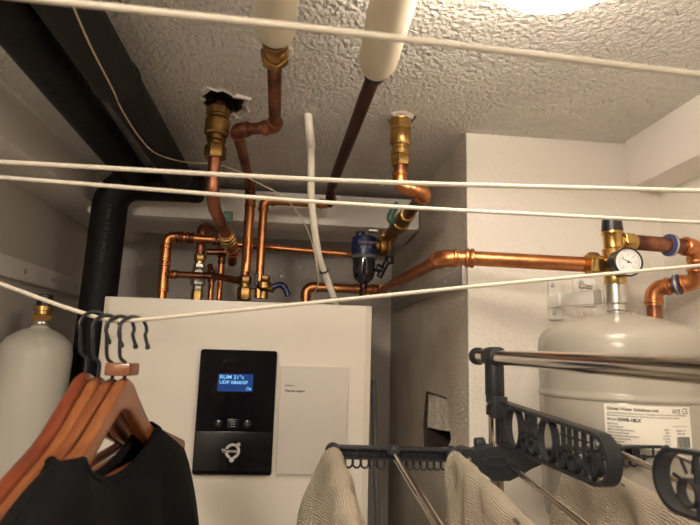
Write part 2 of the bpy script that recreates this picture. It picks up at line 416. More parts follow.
# ------------------------------------------------------------------ black drain pipes
dp = thing('drain_pipe', (-.52, 1.445, 0), 'thick black insulated drain pipe from the ceiling down behind the white bottle', 'pipe')
RV = .0455; vx, vy = -.513, 1.455
ve, _ = fillet([(vx-.03, vy, .02), (vx, vy, 2.166), (vx+.22, vy-.012, 2.166)], .07, 10)
MB().tube(ve, RV, 24).build('down_pipe', 'black_pipe', dp)
MB().cyl((vx+.20, vy-.012, 2.166), (vx+.245, vy-.014, 2.166), RV+.001, 24, bev=.012).build('end_cap', 'black_pipe', dp)
a1, b1 = at(16, 22, Z=2.160), at(128, 168, Z=2.170)
d1 = (b1-a1).normalized()
a1 = a1-d1*.5
MB().tube([a1, b1+d1*.06], .037, 24).build('ceiling_pipe', 'black_pipe', dp)
c1 = at(14, 18, Z=2.160)
MB().lathe(c1-d1*.25, d1, [(0, .046), (.215, .046), (.222, .048), (.232, .045), (.245, .0375)], 24).build('socket', 'black_pipe', dp)
a2, b2 = at(68, 0, Z=2.155), at(165, 155, Z=2.155)
d2 = (b2-a2).normalized()
MB().tube([a2-d2*.5, b2+d2*.16], .034, 24).build('ceiling_pipe', 'black_grey', dp)
c2 = at(113, 76, Z=2.155)
MB().lathe(c2-d2*.5, d2, [(0, .038), (.50, .038), (.506, .041), (.514, .041), (.52, .0345)], 24).build('socket', 'black_grey', dp)
MB().cyl(at(131, 84, Z=2.165), at(140, 86, Z=2.175), .0025, 8).cyl(at(136, 82, Z=2.17), at(138, 89, Z=2.17), .0035, 8).build('clip', 'black', dp)
t0 = at(104, 262, Y=vy-RV-.002); t1 = at(113, 200, Y=vy-RV-.002)
tv = (t1-t0).normalized()
text('pipe_print', 'PIPELINE  A1 E16  0010 S', .0145, 'print', dp, t0, xd=tv, yd=(-1, 0, 0), nd=(0, -1, 0), ext=.003)

# ------------------------------------------------------------------ white pressure bottle on the left wall
BBX, BBY, BR = -.599, 1.315, .0765
bot = thing('pressure_bottle', (BBX, BBY, 1.2), 'white pressure bottle with a brass neck on the left wall', 'bottle')
tilt = V((.035, 0, 1)).normalized()
bz0 = 1.22
pb = V((BBX-.01, BBY, bz0))
zt = at(37, 330, Y=BBY).z-bz0
MB().lathe(pb, tilt, [(0, .03), (.006, .052), (.03, BR), (zt-.052, BR), (zt-.036, BR-.003), (zt-.020, BR-.012), (zt-.008, BR-.028), (zt, .034), (zt+.004, .022), (zt+.008, .019), (zt+.016, .018), (zt+.017, .012)], 40).build('body', 'bottle', bot, ang=60)
MB().lathe(pb+tilt*(zt+.010), tilt, [(0, .019), (.002, .0205), (.010, .0205), (.012, .019), (.014, .0175)], 24).build('collar', 'nickel', bot)
MB().hexn(pb+tilt*(zt+.022), pb+tilt*(zt+.037), .0225).lathe(pb+tilt*(zt+.037), tilt, [(0, .0165), (.008, .0165), (.009, .021), (.019, .021), (.02, .014)], 20).build('brass_fitting', 'brass', bot)
MB().lathe(pb+tilt*(zt+.056), tilt, [(0, .015), (.002, .017), (.026, .016), (.028, .012)], 18).build('cap', 'black', bot)
MB().box((XL+.006, BBY, 1.5), (.012, .05, .10), bev=.002).build('wall_bracket', 'steel_strip', bot)

# ------------------------------------------------------------------ cream lagged pipes under the ceiling with copper tails
def lagged(px_end, px_top, z, r, label, L0=.7):
    e = at(*px_end, Z=z); s = at(*px_top, Z=z); d = (e-s).normalized(); st = e-d*L0
    root = thing('insulated_pipe', (e.x, e.y, z), label, 'pipe')
    MB().lathe(st, d, [(0, r), (L0-.030, r), (L0-.014, r-.004), (L0-.004, r-.011), (L0+.002, r-.020)], 32).build('insulation', 'cream', root, ang=60)
    return root, e, d
# left one
r1, e1, dd1 = lagged((275, 38), (276, 0), 2.150, .0285, 'cream lagged pipe, left of two under the ceiling, with brass joint and stepped copper tail')
q = e1+dd1*.004
MB().hexn(q, q+dd1*.016, .0200).lathe(q+dd1*.016, dd1, [(0, .014), (.004, .017), (.010, .018), (.018, .017), (.020, .014)], 20).hexn(q+dd1*.036, q+dd1*.052, .0215).build('brass_joint', 'brass_old', r1)
MB().lathe(e1+V((.022, -.008, -.018)), dd1, [(0, .003), (.012, .006), (.018, .003)], 8).build('insulation_drip', 'cream', r1)
K1, K2, K3 = at(275, 127, Z=2.150), at(237, 130, Z=2.150), at(247.5, 178, Z=2.150)
K4 = V((-.137, 1.385, 2.150)); zt1 = at(250.5, 197, Y=1.385).z
K4 = at(250.5, 186, Y=1.385)
run(r1, [q+dd1*.045, K1, K2, K4, V((K4.x, 1.385, 1.915))], .0115, .016, 'copper_dull', 'copper_dull')
# vertical bright section over the boiler, with its brass valve
MB().tube([at(250.5, 202, Y=1.384), at(246, 272, Y=1.384)], .0128).build('bright_pipe', 'copper', r1)
MB().lathe(at(250.7, 197, Y=1.384), (0, 0, -1), [(0, .0128), (.002, .0155), (.006, .0155), (.008, .0138), (.02, .0138), (.022, .0155), (.026, .0155), (.028, .013)], 20).build('coupling', 'copper', r1)
vb = at(245, 280, Y=1.384)
MB().hexn(vb+V((0, 0, .010)), vb-V((0, 0, .010)), .0165).cyl(vb-V((0, 0, .010)), vb-V((0, 0, .022)), .0135).hexn(vb-V((0, 0, .020)), vb-V((0, 0, .052)), .0185).build('brass_valve', 'brass_old', r1)
# right one: dark copper running back, over to the left and down
r2, e2, dd2 = lagged((375.5, 71), (393, 0), 2.145, .0285, 'cream lagged pipe, right of two under the ceiling, with long dark copper tail')
MB().lathe(e2+dd2*.0, dd2, [(0, .016), (.012, .017), (.016, .014)], 18).build('collar', 'black', r2)
G1 = at(331, 203, Y=1.40); G0 = at(331.5, 186, Z=2.145)
run(r2, [e2+dd2*.005, G0+V((0, .02, 0)), V((G0.x+.002, 1.41, 2.127))], .0120, .012, 'copper_dark', 'copper_dark', soft=(0,))
GY = 1.41
ga, gb = at(329, 204, Y=GY), at(264, 201, Y=GY); gb.z = ga.z
gc = at(263, 280, Y=GY)
run(r2, [ga+V((.006, -.03, .012)), ga, gb, V((gb.x, GY, 1.86))], .0112, .016, 'copper', 'copper', name='bright_pipe')
vb = at(264, 283, Y=GY)
bv = MB().hexn(vb+V((0, 0, .020)), vb+V((0, 0, .006)), .0150).lathe(vb+V((0, 0, .008)), (0, 0, -1), [(0, .012), (.008, .020), (.022, .020), (.032, .012), (.05, .012)], 16).cyl(vb-V((0, .002, .010)), vb+V((.026, -.012, -.018)), .010, 14).build('brass_valve', 'brass_old', r2)
MB().box(vb+V((-.019, -.012, .006)), (.010, .012, .036), bev=.003).box(vb+V((-.026, -.012, -.014)), (.014, .012, .010), bev=.003).build('handle', 'black', bv)
MB().tube(smooth_path([vb+V((.024, -.02, -.012)), vb+V((.044, -.022, -.006)), vb+V((.056, -.024, -.014)), vb+V((.066, -.024, -.034))]), [.008]*9+[.009]*8+[.008]*8, 10).build('handle', 'blue', bv)

# ------------------------------------------------------------------ ceiling riser on the left with brass compression fittings
s1 = thing('riser_pipe', (hc.x, hc.y, 2.0), 'copper riser with long brass fitting hanging from a broken hole in the ceiling', 'pipe')
hx, hy = at(217, 130, Y=hc.y).x, hc.y
zf = lambda y: at(217, y, Y=hy).z
def stack(root, x, y, segs, mt, name='brass_fitting'):
    b = MB()
    for z1, z0, r, kind in segs:
        if kind == 'h': b.hexn((x, y, z1), (x, y, z0), r)
        else: b.lathe((x, y, z1), (0, 0, -1), [(0, r*.86), ((z1-z0)*.12, r), ((z1-z0)*.88, r), (z1-z0, r*.86)], 22)
    return b.build(name, mt, root)
MB().cyl((hx, hy, ZC+.07), (hx, hy, zf(108)), .013).build('stub', 'copper_dark', s1)
stack(s1, hx, hy, [(zf(108), zf(116), .0235, 'h'), (zf(116), zf(119), .022, 'c'), (zf(119), zf(136), .0245, 'c'), (zf(136), zf(142), .019, 'c'), (zf(142), zf(146), .017, 'c'), (zf(146), zf(159), .0215, 'h')], 'brass_old')
J1 = at(217.5, 202, Y=hy); J2 = at(231, 246, Y=1.27)
run(s1, [(hx, hy, zf(157)), (hx, hy, J1.z), J2], .0128, .05, 'copper_dull', 'copper_dull', soft=(0,))
dj = (J2-V((hx, hy, J1.z))).normalized()
vv = MB().cyl(J2-dj*.075, J2-dj*.062, .018, bev=.003).cyl(J2-dj*.058, J2-dj*.046, .019, bev=.003).cyl(J2-dj*.043, J2-dj*.032, .0195, bev=.003).cyl(J2-dj*.08, J2-dj*.005, .0155).build('brass_valve', 'brass_old', s1)
lv = at(228, 217, Y=1.19)
MB().box(lv, (.022, .010, .026), bev=.004).cyl(lv+V((-.004, .005, -.008)), J2-dj*.06, .005).build('lever', 'green', vv)
# branch behind: down-turned elbow, thin pipe to the filter
W0 = J2+dj*.0
run(s1, [J2-dj*.01, J2+dj*.03, at(232, 262, Y=1.36)], .0125, .012, 'copper_dull', 'copper_dull', name='branch', grow=.002)

# ------------------------------------------------------------------ left copper assembly standing on the cabinet
lg = thing('copper_pipework', (-.36, 1.5, BZ), 'bright copper pipe group with tee and silver union, left on cabinet top', 'pipework')
AY = 1.50
A0, A1 = at(161, 305, Y=AY), at(167.5, 236, Y=AY); A1b = at(233, 243, Y=AY); A1b.z = A1.z-.006
A0 = V((A1.x, AY, BZ))
run(lg, [A0, A1, A1b], .0125, .018, 'copper', 'copper')
az = lambda y: at(165, y, Y=AY).z
for ya, yb_ in ((246, 262), (264, 292)):
    MB().lathe((A1.x, AY, az(ya)), (0, 0, -1), [(0, .0125), (.002, .017), (.006, .017), (.008, .0145), (az(ya)-az(yb_)-.008, .0145), (az(ya)-az(yb_)-.006, .017), (az(ya)-az(yb_)-.002, .017), (az(ya)-az(yb_), .0125)], 20).build('coupling', 'copper', lg)
for x0, x1 in ((176, 183), (186, 194), (213, 221), (222, 230)):
    p, q_ = at(x0, 238, Y=AY), at(x1, 238, Y=AY)
    t = lambda x: A1+(A1b-A1)*((x-A1.x)/(A1b.x-A1.x))
    MB().lathe(t(p.x), t(q_.x)-t(p.x), [(0, .0125), (.002, .0165), (.006, .0165), (.010, .0145), (.016, .0165), (.020, .0165), (.022, .0125)], 18).build('coupling', 'copper_dull', lg)
# tee branch running right to the brass valve
TY = AY-.005
T0, T1, T2 = at(166, 274, Y=TY), at(214, 276, Y=TY-.02), at(242, 281, Y=1.39)
run(lg, [T0, T1, T2], .0095, .02, 'copper_dull', 'copper', soft=(0,), name='branch')
sleeve(lg, T0+(T1-T0).normalized()*.022, T1-T0, .022, .0095)
# silver union column
UY = 1.53; uz_ = lambda y: at(198, y, Y=UY).z; ux_ = at(199, 270, Y=UY).x
run(lg, [(ux_, UY, uz_(256)), (ux_, UY, at(202, 228, Y=UY).z), (ux_+.02, UY+.10, at(202, 228, Y=UY).z+.01)], .0125, .016, 'copper_dull', 'copper_dull', name='riser')
stack(lg, ux_, UY, [(uz_(254), uz_(261), .017, 'h'), (uz_(261), uz_(265), .0145, 'c')], 'brass')
un = stack(lg, ux_, UY, [(uz_(264), uz_(268), .018, 'h'), (uz_(268), uz_(283), .0185, 'c'), (uz_(281), uz_(285), .021, 'h'), (uz_(285), uz_(291), .0145, 'h')], 'nickel', 'silver_union')
MB().lathe((ux_+.002, UY-.012, uz_(275)), (.15, -1, .1), [(0, .014), (.010, .014), (.012, .012)], 20).build('union_disc', 'nickel', un)
stack(lg, ux_, UY, [(uz_(290), BZ-.003, .0165, 'h')], 'brass')
# two thin pipes behind
for x, yt in ((212, 276), (222, 258)):
    p = at(x, yt, Y=1.6); run(lg, [(p.x, 1.6, BZ-.002), p, p+V((-.012, .02, .035))], .0085, .012, 'copper', 'copper_dull', name='thin_pipe', soft=())
run(lg, [at(207, 252, Y=1.56), at(233, 252, Y=1.56), at(232.5, 240, Y=1.56)], .009, .012, 'copper_dull', 'copper_dull', name='cross_pipe')

# thin pipe across to the water filter
th0, th1 = at(233, 244, Y=1.50), at(362, 255.5, Y=1.50)
tp = MB().tube([th0, th1], .0085, 14); tag(tp.build('thin_copper_pipe', 'copper'), 'thin bright copper pipe crossing behind the risers to the blue filter', 'pipe')

# ------------------------------------------------------------------ right riser, green-lever valve and blue filter
s3 = thing('riser_pipe', (h3.x, h3.y, 2.0), 'copper riser with stubby brass fitting by the white corner, bending to a green lever', 'pipe')
rx, ry = at(400.5, 145, Y=h3.y).x, h3.y
zr = lambda y: at(401, y, Y=ry).z
stack(s3, rx, ry, [(ZC+.06, zr(123), .020, 'c'), (zr(121), zr(130), .0245, 'h'), (zr(130), zr(146), .0215, 'c'), (zr(146), zr(150), .018, 'c'), (zr(150), zr(156), .020, 'c'), (zr(156), zr(166), .0205, 'h')], 'brass')
MB().lathe((rx, ry, ZC+.004), (0, 0, -1), [(0, .026), (.006, .028), (.010, .020)], 16).build('plaster_collar', 'plaster', s3)
R1, R2 = at(402, 186, Y=ry), at(426, 196, Y=ry); R2.z = R1.z-.012
R3 = at(379, 248, X=.250)
R1 = V((rx, ry, R1.z))
run(s3, [(rx, ry, zr(164)), R1, R2, R3], .0130, .018, 'copper_dull', 'copper')
d3 = (R3-R2).normalized(); L3 = (R3-R2).length
def along(px): # point on the axis closest to that picture column
    best = min((abs((lambda c: 350+F*c.dot(RT)/c.dot(FW))((R2+d3*(L3*i/200))-CAM)-px), i) for i in range(201)); return R2+d3*(L3*best[1]/200)
v3 = MB()
for a, b_, r in ((408, 402, .0185), (402, 397, .022), (397, 390, .0175), (390, 384, .022), (385, 379, .019)):
    v3.cyl(along(a), along(b_), r, 22, bev=.002)
v3 = v3.build('brass_valve', 'brass_old', s3)
lv = along(400)
lp = at(390, 219, Y=lv.y-.03); lq = at(395, 209, Y=lv.y-.03)
MB().tube(smooth_path([along(399)+V((0, 0, .012)), at(396, 222, Y=lv.y-.02), lp, lq+V((-.003, 0, .0)), lq+V((.008, 0, .012))]), [.006]*12+[.0085]*13+[.0095]*8, 10).build('lever', 'green', v3)

fy = 1.42
fc = at(364, 258, Y=fy)
fl = thing('water_filter', (fc.x, fy, at(364, 286, Y=fy).z), 'navy blue water filter with dark see-through bowl beside the grey wall', 'filter')
fz = lambda y: at(364, y, Y=fy).z
MB().lathe((fc.x, fy, fz(236)), (0, 0, -1), [(0, .012), (.001, .026), (.006, .034), (fz(236)-fz(248), .036), (fz(236)-fz(251), .037), (fz(236)-fz(256), .035)], 28).cyl((fc.x-.012, fy, fz(237)), (fc.x-.012, fy, fz(232)), .013, 16, bev=.002).build('head', 'blue', fl)
MB().lathe((fc.x, fy, fz(255)), (0, 0, -1), [(0, .034), (.003, .0355), (.010, .0355), (.012, .033)], 28).build('rim', 'glass_ring', fl)
MB().lathe((fc.x, fy, fz(258)), (0, 0, -1), [(0, .031), (fz(258)-fz(273), .0305), (fz(258)-fz(279), .026), (fz(258)-fz(283), .014), (fz(258)-fz(284), .010)], 28).build('bowl', 'bowl', fl)
stack(fl, fc.x, fy, [(fz(283), fz(290), .010, 'c'), (fz(289), fz(297), .0115, 'h')], 'copper_dark', 'drain')
fa = at(378, 245, Y=fy)
MB().cyl((fc.x+.03, fy, fz(245)), (fc.x+.042, fy, fz(245)), .018, 20, bev=.002).cyl((fc.x+.040, fy, fz(245)), (fc.x+.062, fy+.002, fz(245)), .028, 14, bev=.004).build('union_nut', 'brass_old', fl)
MB().cyl((fc.x+.01, fy-.01, fz(231)), (fc.x+.034, fy-.012, fz(231)), .008, 12).build('knob', 'nickel', fl)
text('filter_print', 'Cintropur', .0125, 'icon', fl, (fc.x-.022, fy-.0365, fz(246)), ext=.0008)
text('filter_print', 'NW 25', .010, 'icon', fl, (fc.x-.016, fy-.0365, fz(250.5)), ext=.0008)
MB().cyl(at(389, 256, Y=fy), at(390, 264, Y=fy), .012, 12, bev=.002).cyl(at(376, 267, Y=fy), at(384, 271, Y=fy), .012, 12, bev=.002).cyl(at(387, 262, Y=fy), at(379, 277, Y=fy), .009, 10).build('tap', 'black', fl)
MB().cyl((fc.x+.058, fy+.002, fz(245)), along(383), .017, 16).build('outlet', 'brass_old', fl)

# ------------------------------------------------------------------ long copper feed from the cabinet round the corner to the tank valve
TX, TYC, TR = .566, .885, .1345
vxv = at(610, 262, Y=TYC).x
fd = thing('feed_pipe', (.3, 1.3, 1.9), 'bright copper feed pipe bending along the grey wall and across the white wall', 'pipe')
H0 = at(467, 258, Y=.955); H0b = at(592, 265, Y=.900)
Hc = at(441, 259, Y=.965); Hz = H0b.z+.003
Hc = V((Hc.x+.004, .968, at(441, 258, Y=.968).z))
Hd = at(382, 290, X=Hc.x+.012)
Yd = min(Hd.y, 1.66); Hd = at(382, 290, Y=Yd)
He = at(306, 288, Y=Yd); He.z = Hd.z
run(fd, [(He.x, Yd, BZ), He, Hd, Hc, H0, H0b], .0140, .022, 'copper', 'copper', soft=(3,))
sleeve(fd, Hd+(He-Hd).normalized()*.075, He-Hd, .03, .0135)
MB().lathe(H0-ux*.004, (H0b-H0), [(0, .0145), (.002, .0185), (.006, .0185), (.008, .0165), (.012, .0185), (.016, .0185), (.018, .0145)], 20).build('coupling', 'copper', fd)

# ------------------------------------------------------------------ tank with valve, gauge and bracket
tank = thing('expansion_tank', (TX, TYC, 1.42), 'beige round expansion tank with printed label and brass valve on top', 'tank')
ztop = at(611, 313, Y=TYC).z
zsh = at(541, 352, Y=TYC).z
zseam = at(541, 393, Y=TYC).z
prof = []
for i in range(13):
    a = PI/2*i/12; prof.append((TR*.78*math.sin(a)+0, ztop-.004-(ztop-.004-zsh)*.55*(1-math.cos(a))))
prof = [(.018, ztop), (.035, ztop-.004), (.06, ztop-.009), (.085, ztop-.0155), (.105, ztop-.0225), (.118, ztop-.029), (.127, ztop-.037), (.1325, ztop-.047), (TR, ztop-.060), (TR, ztop-.066), (TR, (ztop-.066+zseam)/2), (TR, zseam+.010), (TR, zseam+.004), (TR+.0015, zseam+.002), (TR+.0015, zseam-.003), (TR-.001, zseam-.005), (TR, zseam-.010), (TR, 1.58), (TR, 1.51), (TR, 1.50), (.13, 1.465), (.11, 1.44), (.07, 1.425), (.02, 1.42)]
MB().lathe((TX, TYC, ztop), (0, 0, -1), [(ztop-z, r) for r, z in prof], 64).build('shell', 'tank', tank, ang=60)
zz = lambda y: at(610, y, Y=TYC).z
nx = at(610.5, 300, Y=TYC).x; nxt = at(609, 230, Y=TYC).x
MB().cyl((TX, TYC, ztop-.004), (TX, TYC, zz(302)), .014, 20).lathe((TX, TYC, ztop+.003), (0, 0, 1), [(0, .0155), (.002, .017), (.004, .0155)], 20).build('neck', 'zinc', tank)
MB().lathe((TX, TYC, zz(304)), (0, 0, 1), [(0, .017), (.002, .019), (zz(284)-zz(304)-.002, .019), (zz(284)-zz(304), .017)], 28).build('coupling', 'nickel', tank)
# brass valve body
vz = lambda y: zz(y)
bvv = MB()
bvv.lathe((TX, TYC, vz(285)), (0, 0, 1), [(0, .0165), (.003, .0185), (vz(272)-vz(285), .0185), (vz(270)-vz(285), .0165), (vz(262)-vz(285), .0165), (vz(254)-vz(285), .0185), (vz(250)-vz(285), .0200), (vz(248)-vz(285), .0165), (vz(236)-vz(285), .0165), (vz(234)-vz(285), .019), (vz(232)-vz(285), .0185)], 24)
pL = V((TX, TYC, vz(265))); bvv.cyl(pL, pL-ux*.045, .0125, 18).hexn(pL-ux*.022, pL-ux*.028, .016).hexn(pL-ux*.030, pL-ux*.052, .0215)
pR = V((TX, TYC, vz(241))); bvv.cyl(pR, pR+ux*.040, .0125, 18).hexn(pR+ux*.018, pR+ux*.036, .0185).cyl(pR+ux*.034, pR+ux*.042, .0155, 18, bev=.002)
bvb = bvv.build('brass_valve', 'brass', tank)
MB().lathe((TX, TYC, vz(233)), (0, 0, 1), [(0, .0180), (.004, .0185), (vz(220)-vz(233), .0165), (vz(219)-vz(233), .0145)], 14).build('cap', 'black', bvb)
gd = V((-.10, -1, -.03)).normalized()
gp = at(628, 262, Y=TYC-.045)
gs = gp+gd*-.028
MB().lathe(gs, gd, [(0, .018), (.004, .0245), (.022, .0245), (.026, .0255), (.030, .0252), (.031, .0225), (.0285, .022)], 36).cyl(gs+gd*.008, V((TX, TYC, vz(262))), .008, 12).build('gauge_case', 'glass_dark', bvb)
gu, gw = gd.cross(uz).normalized()*-1, None
gu = uz.cross(gd).normalized(); gw = gd.cross(gu).normalized()
dial = MB().lathe(gs+gd*.0275, gd, [(0, .0225), (.0015, .0224)], 36).build('dial', 'dial', bvb)
fr = MB(); c0 = gs+gd*.0285
fr.tube([c0+(gu*math.cos(a)+gw*math.sin(a))*.0238 for a in [2*PI*i/36 for i in range(36)]], .0014, 8, closed=True).build('bezel', 'chrome', bvb)
g = MB(); c0 = gs+gd*.0296
for k in range(25):
    a = math.radians(225-270*k/24); r0 = .0155 if k % 4 else .0138
    g.tube([c0+(gu*math.cos(a)+gw*math.sin(a))*r0, c0+(gu*math.cos(a)+gw*math.sin(a))*.0175], .00025, 4)
g.tube([c0+(gu*.006-gw*.002), c0-gu*.012+gw*.0065], .0006, 5).lathe(c0, gd, [(0, .0022), (.001, .002)], 12)
g.build('dial_marks', 'ink', dial)
g = MB()
g.tube([c0+(gu*math.cos(a)+gw*math.sin(a))*.0195 for a in [math.radians(-45+160*i/18) for i in range(19)]], .0003, 4).build('dial_arc', 'ink_red', dial)
for k, ch in enumerate('0123456'):
    a = math.radians(225-270*k/6)
    text('dial_number', ch, .0048, 'ink', dial, c0+(gu*math.cos(a)+gw*math.sin(a))*.0118-gw*.0016, xd=gu, yd=gw, nd=gd, align='CENTER', ext=.0002)
# bracket from the white wall to the coupling
bt = [at(x, y, Y=YP-.012) for x, y in ((549, 281), (561, 281), (561, 320), (549, 320))]
MB().box((bt[0]+bt[2])*.5+uy*.003, (bt[1].x-bt[0].x, .012, bt[1].z-bt[2].z), bev=.003).build('wall_plate', 'white_metal', tank)
for y in (285, 313):
    MB().lathe(at(551 if y < 300 else 553, y, Y=YP-.018)+ux*.004+uy*.004, (0, -1, 0), [(0, .005), (.002, .005), (.003, .003)], 12).build('screw', 'zinc', tank)
aa = at(563, 300, Y=1.03); ab = at(592, 297, Y=.93)
dirv = (ab-aa).normalized(); side = dirv.cross(uz).normalized()
MB().box((aa+ab)*.5, ((ab-aa).length+.02, .010, .026), axes=(dirv, side, uz), bev=.002).box(aa+V((-.004, .025, 0)), (.012, .05, .026), bev=.002).build('bracket_arm', 'white_metal', tank)
MB().box(at(598, 297, Y=.91), (.030, .006, .026), axes=(dirv, side, uz), bev=.001).build('clamp', 'zinc', tank)
MB().cyl(at(583, 286, Y=.96), at(592, 288, Y=.95), .004, 10).hexn(at(580, 285, Y=.97), at(584, 287, Y=.965), .006).build('bolt', 'zinc', tank)
pw = at(580, 283, Y=YP-.008); MB().box(pw+V((.01, .003, -.02)), (.05, .008, .06), bev=.002).build('wall_plate', 'white_metal', tank)
MB().lathe(pw-uy*.002, (0, -1, 0), [(0, .006), (.003, .006), (.004, .003)], 12).build('screw', 'zinc', tank)
# printed label wrapped on the shell
def cyl_hit(x, y):
    d = ray(x, y); o = CAM-V((TX, TYC, 0)); a = d.x*d.x+d.y*d.y; b = o.x*d.x+o.y*d.y; c = o.x*o.x+o.y*o.y-TR*TR
    t = (-b-math.sqrt(max(b*b-a*c, 0)))/a; p = CAM+d*t; return math.atan2(p.x-TX, -(p.y-TYC)), p.z
th0_, lz1 = cyl_hit(604, 403.5); th1_, _ = cyl_hit(688.5, 406.5); _, lz0 = cyl_hit(606, 446)
def on_shell(s, z, off): 
    a = th0_+s; return V((TX+(TR+off)*math.sin(a), TYC-(TR+off)*math.cos(a), z))
nL = 28; lab = MB(); vs = []
for i in range(nL+1):
    s_ = (th1_-th0_)*i/nL
    vs.append([on_shell(s_, lz0, .0002), on_shell(s_, lz1, .0002), on_shell(s_, lz1, .0012), on_shell(s_, lz0, .0012)])
label = lab.rings(vs).build('label', 'label', tank)
LH = lz1-lz0; LW = (th1_-th0_)*TR
def lab_text(s, u, v, size, bold=0, sx=1, align='LEFT'):
    text('label_text', s, size*LH, 'ink', label, (0, 0, 0), fn=lambda x, y, z: on_shell((u*LW+x)/TR, lz1-v*LH+y, .0016), bold=bold, sx=sx, align=align)
lab_text('Global Water Solutions Ltd.', .03, .13, .098, .00022, 1.0)
lab_text('www.globalwatersolutions.com  Compliant with directive 2014/68/EU', .03, .215, .062, .00004, 1.0)
lab_text('Manufactured in accordance with the pressure equipment directive', .03, .275, .058, .00004, 1.0)
lab_text('Model:', .03, .375, .08, .0001)
lab_text('HWB-18LX', .15, .385, .105, .0004, .95)
for k, (s_, e_) in enumerate((('Serial no.', '2021'), ('Total volume', '18 L'), ('Max working pressure', '10 bar'), ('Factory precharge', '1.9 bar'), ('Max working temperature', '90 C'), ('System connection', '3/4 in'), ('Test pressure', '14.3 bar'), ('Fluid', 'Water group 2'))):
    lab_text(s_, .03, .47+.068*k, .062, .00006); lab_text(e_, .72, .55+.068*k if k < 6 else .96, .062, .00006, 1, 'RIGHT')
lab_text('EAC', .765, .145, .13, .0001, .62); lab_text('CE', .89, .155, .18, .0001, .7)
g = MB()
def patch(b, u0, u1, v0, v1):
    k = 4; R = []
    for i in range(k+1):
        s_ = (u0+(u1-u0)*i/k)*LW/TR; R.append([on_shell(s_, lz1-v0*LH, .0013), on_shell(s_, lz1-v1*LH, .0013), on_shell(s_, lz1-v1*LH, .0017), on_shell(s_, lz1-v0*LH, .0017)])
    b.rings(R)
u = .80; rn = random.Random(4)
while u < .955:
    w = rn.choice((.005, .009, .013)); patch(g, u, u+w, .68, .92); u += w+rn.choice((.005, .008))
patch(g, .845, .865, .06, .10); patch(g, .845, .865, .13, .15); patch(g, .76, .94, .44, .448)
g.build('barcode', 'ink', label, smooth=False)
lab_text('Serial no.', .80, .56, .065, .00006); lab_text('000148', .81, .63, .06, .00004)

# copper outlet looping to the right of the tank
ro = thing('outlet_pipe', (.7, 1.0, 1.85), 'copper return loop with blue rings at the right side of the tank', 'pipe')
O0 = pR+ux*.040; O1 = at(697, 251, Y=.900); O2 = at(699, 281, Y=1.0); O3 = at(655, 290, Y=1.046)
O1 = V((at(696, 248, Y=.9).x, .90, O0.z)); 
O2 = at(698, 281, Y=.925); O3 = at(653, 289, Y=.985)
run(ro, [O0, O1, O2, O3, V((O3.x, .987, 1.60))], .0140, .020, 'copper_dull', 'copper', soft=())
for p, d in ((at(667, 244, Y=.9), O1-O0), (at(677, 284, Y=.95), O3-O2)):
    d = d.normalized(); o_ = O0 if p.y < .92 else O2; pp = o_+d*(p-o_).dot(d)
    MB().lathe(pp-d*.006, d, [(0, .0165), (.002, .0205), (.010, .0205), (.012, .0165)], 24).build('blue_ring', 'blue_ring', ro)
    MB().lathe(pp-d*.002, d, [(0, .0209), (.004, .0209)], 24).build('ring_band', 'nickel', ro)

# ------------------------------------------------------------------ white conduit and thin wire
cpts = [at(308, 113, Z=ZC+.004), at(311, 150, Y=1.06), at(311.5, 200, Y=1.10), at(318, 252, Y=1.17), at(326, 276, Y=1.22), at(335, 301, Y=1.27), V((.075, 1.32, 1.835))]
cpts[-1] = V((cpts[-2].x+.01, 1.33, BZ+.004))
cond = thing('conduit', cpts[0]-V((0, 0, .3)), 'white flexible conduit dropping from the ceiling to the cabinet top', 'conduit')
MB().tube(smooth_path(cpts), .0078, 16).build('hose', 'conduit', cond)
MB().tube(smooth_path([cpts[0]-V((0, 0, .002)), cpts[0]+(cpts[1]-cpts[0])*.5, cpts[1]]), [.0092]*12+[.0098]*4+[.0082], 16).build('sleeve_end', 'conduit', cond)
sp = smooth_path(cpts); ti = min(range(len(sp)), key=lambda i: abs(sp[i].z-at(320, 271, Y=1.205).z)); td = (sp[ti+1]-sp[ti]).normalized(); tu, tw = frame(td)
MB().tube([sp[ti]+(tu*math.cos(a)+tw*math.sin(a))*.0090 for a in [2*PI*i/18 for i in range(18)]], .0020, 6, closed=True).box(sp[ti]+V((.011, -.004, .001)), (.006, .005, .005)).build('cable_tie', 'black', cond)
wp = [(68, -6, .72), (90, 45, .83), (113, 90, .93), (122, 110, .97), (140, 138, 1.06), (157, 154, 1.14), (185, 162, 1.12), (215, 164, 1.10), (240, 172, 1.12), (252, 180, 1.14), (285, 198, 1.15), (305, 225, 1.17), (314, 250, 1.16), (317, 268, 1.17), (318.5, 282, 1.2), (313, 296, 1.26), (310, 306, 1.3)]
wpts = []
for x, y, yy in wp:
    if y < 160:
        p = at(x, y, Z=2.116)
    else: p = at(x, y, Y=yy)
    wpts.append(p)
tag(MB().tube(smooth_path(wpts, 5), .0014, 8).build('thin_wire', 'wire'), 'thin beige wire taped along the dark ceiling pipe, drooping past the copper risers', 'wire')

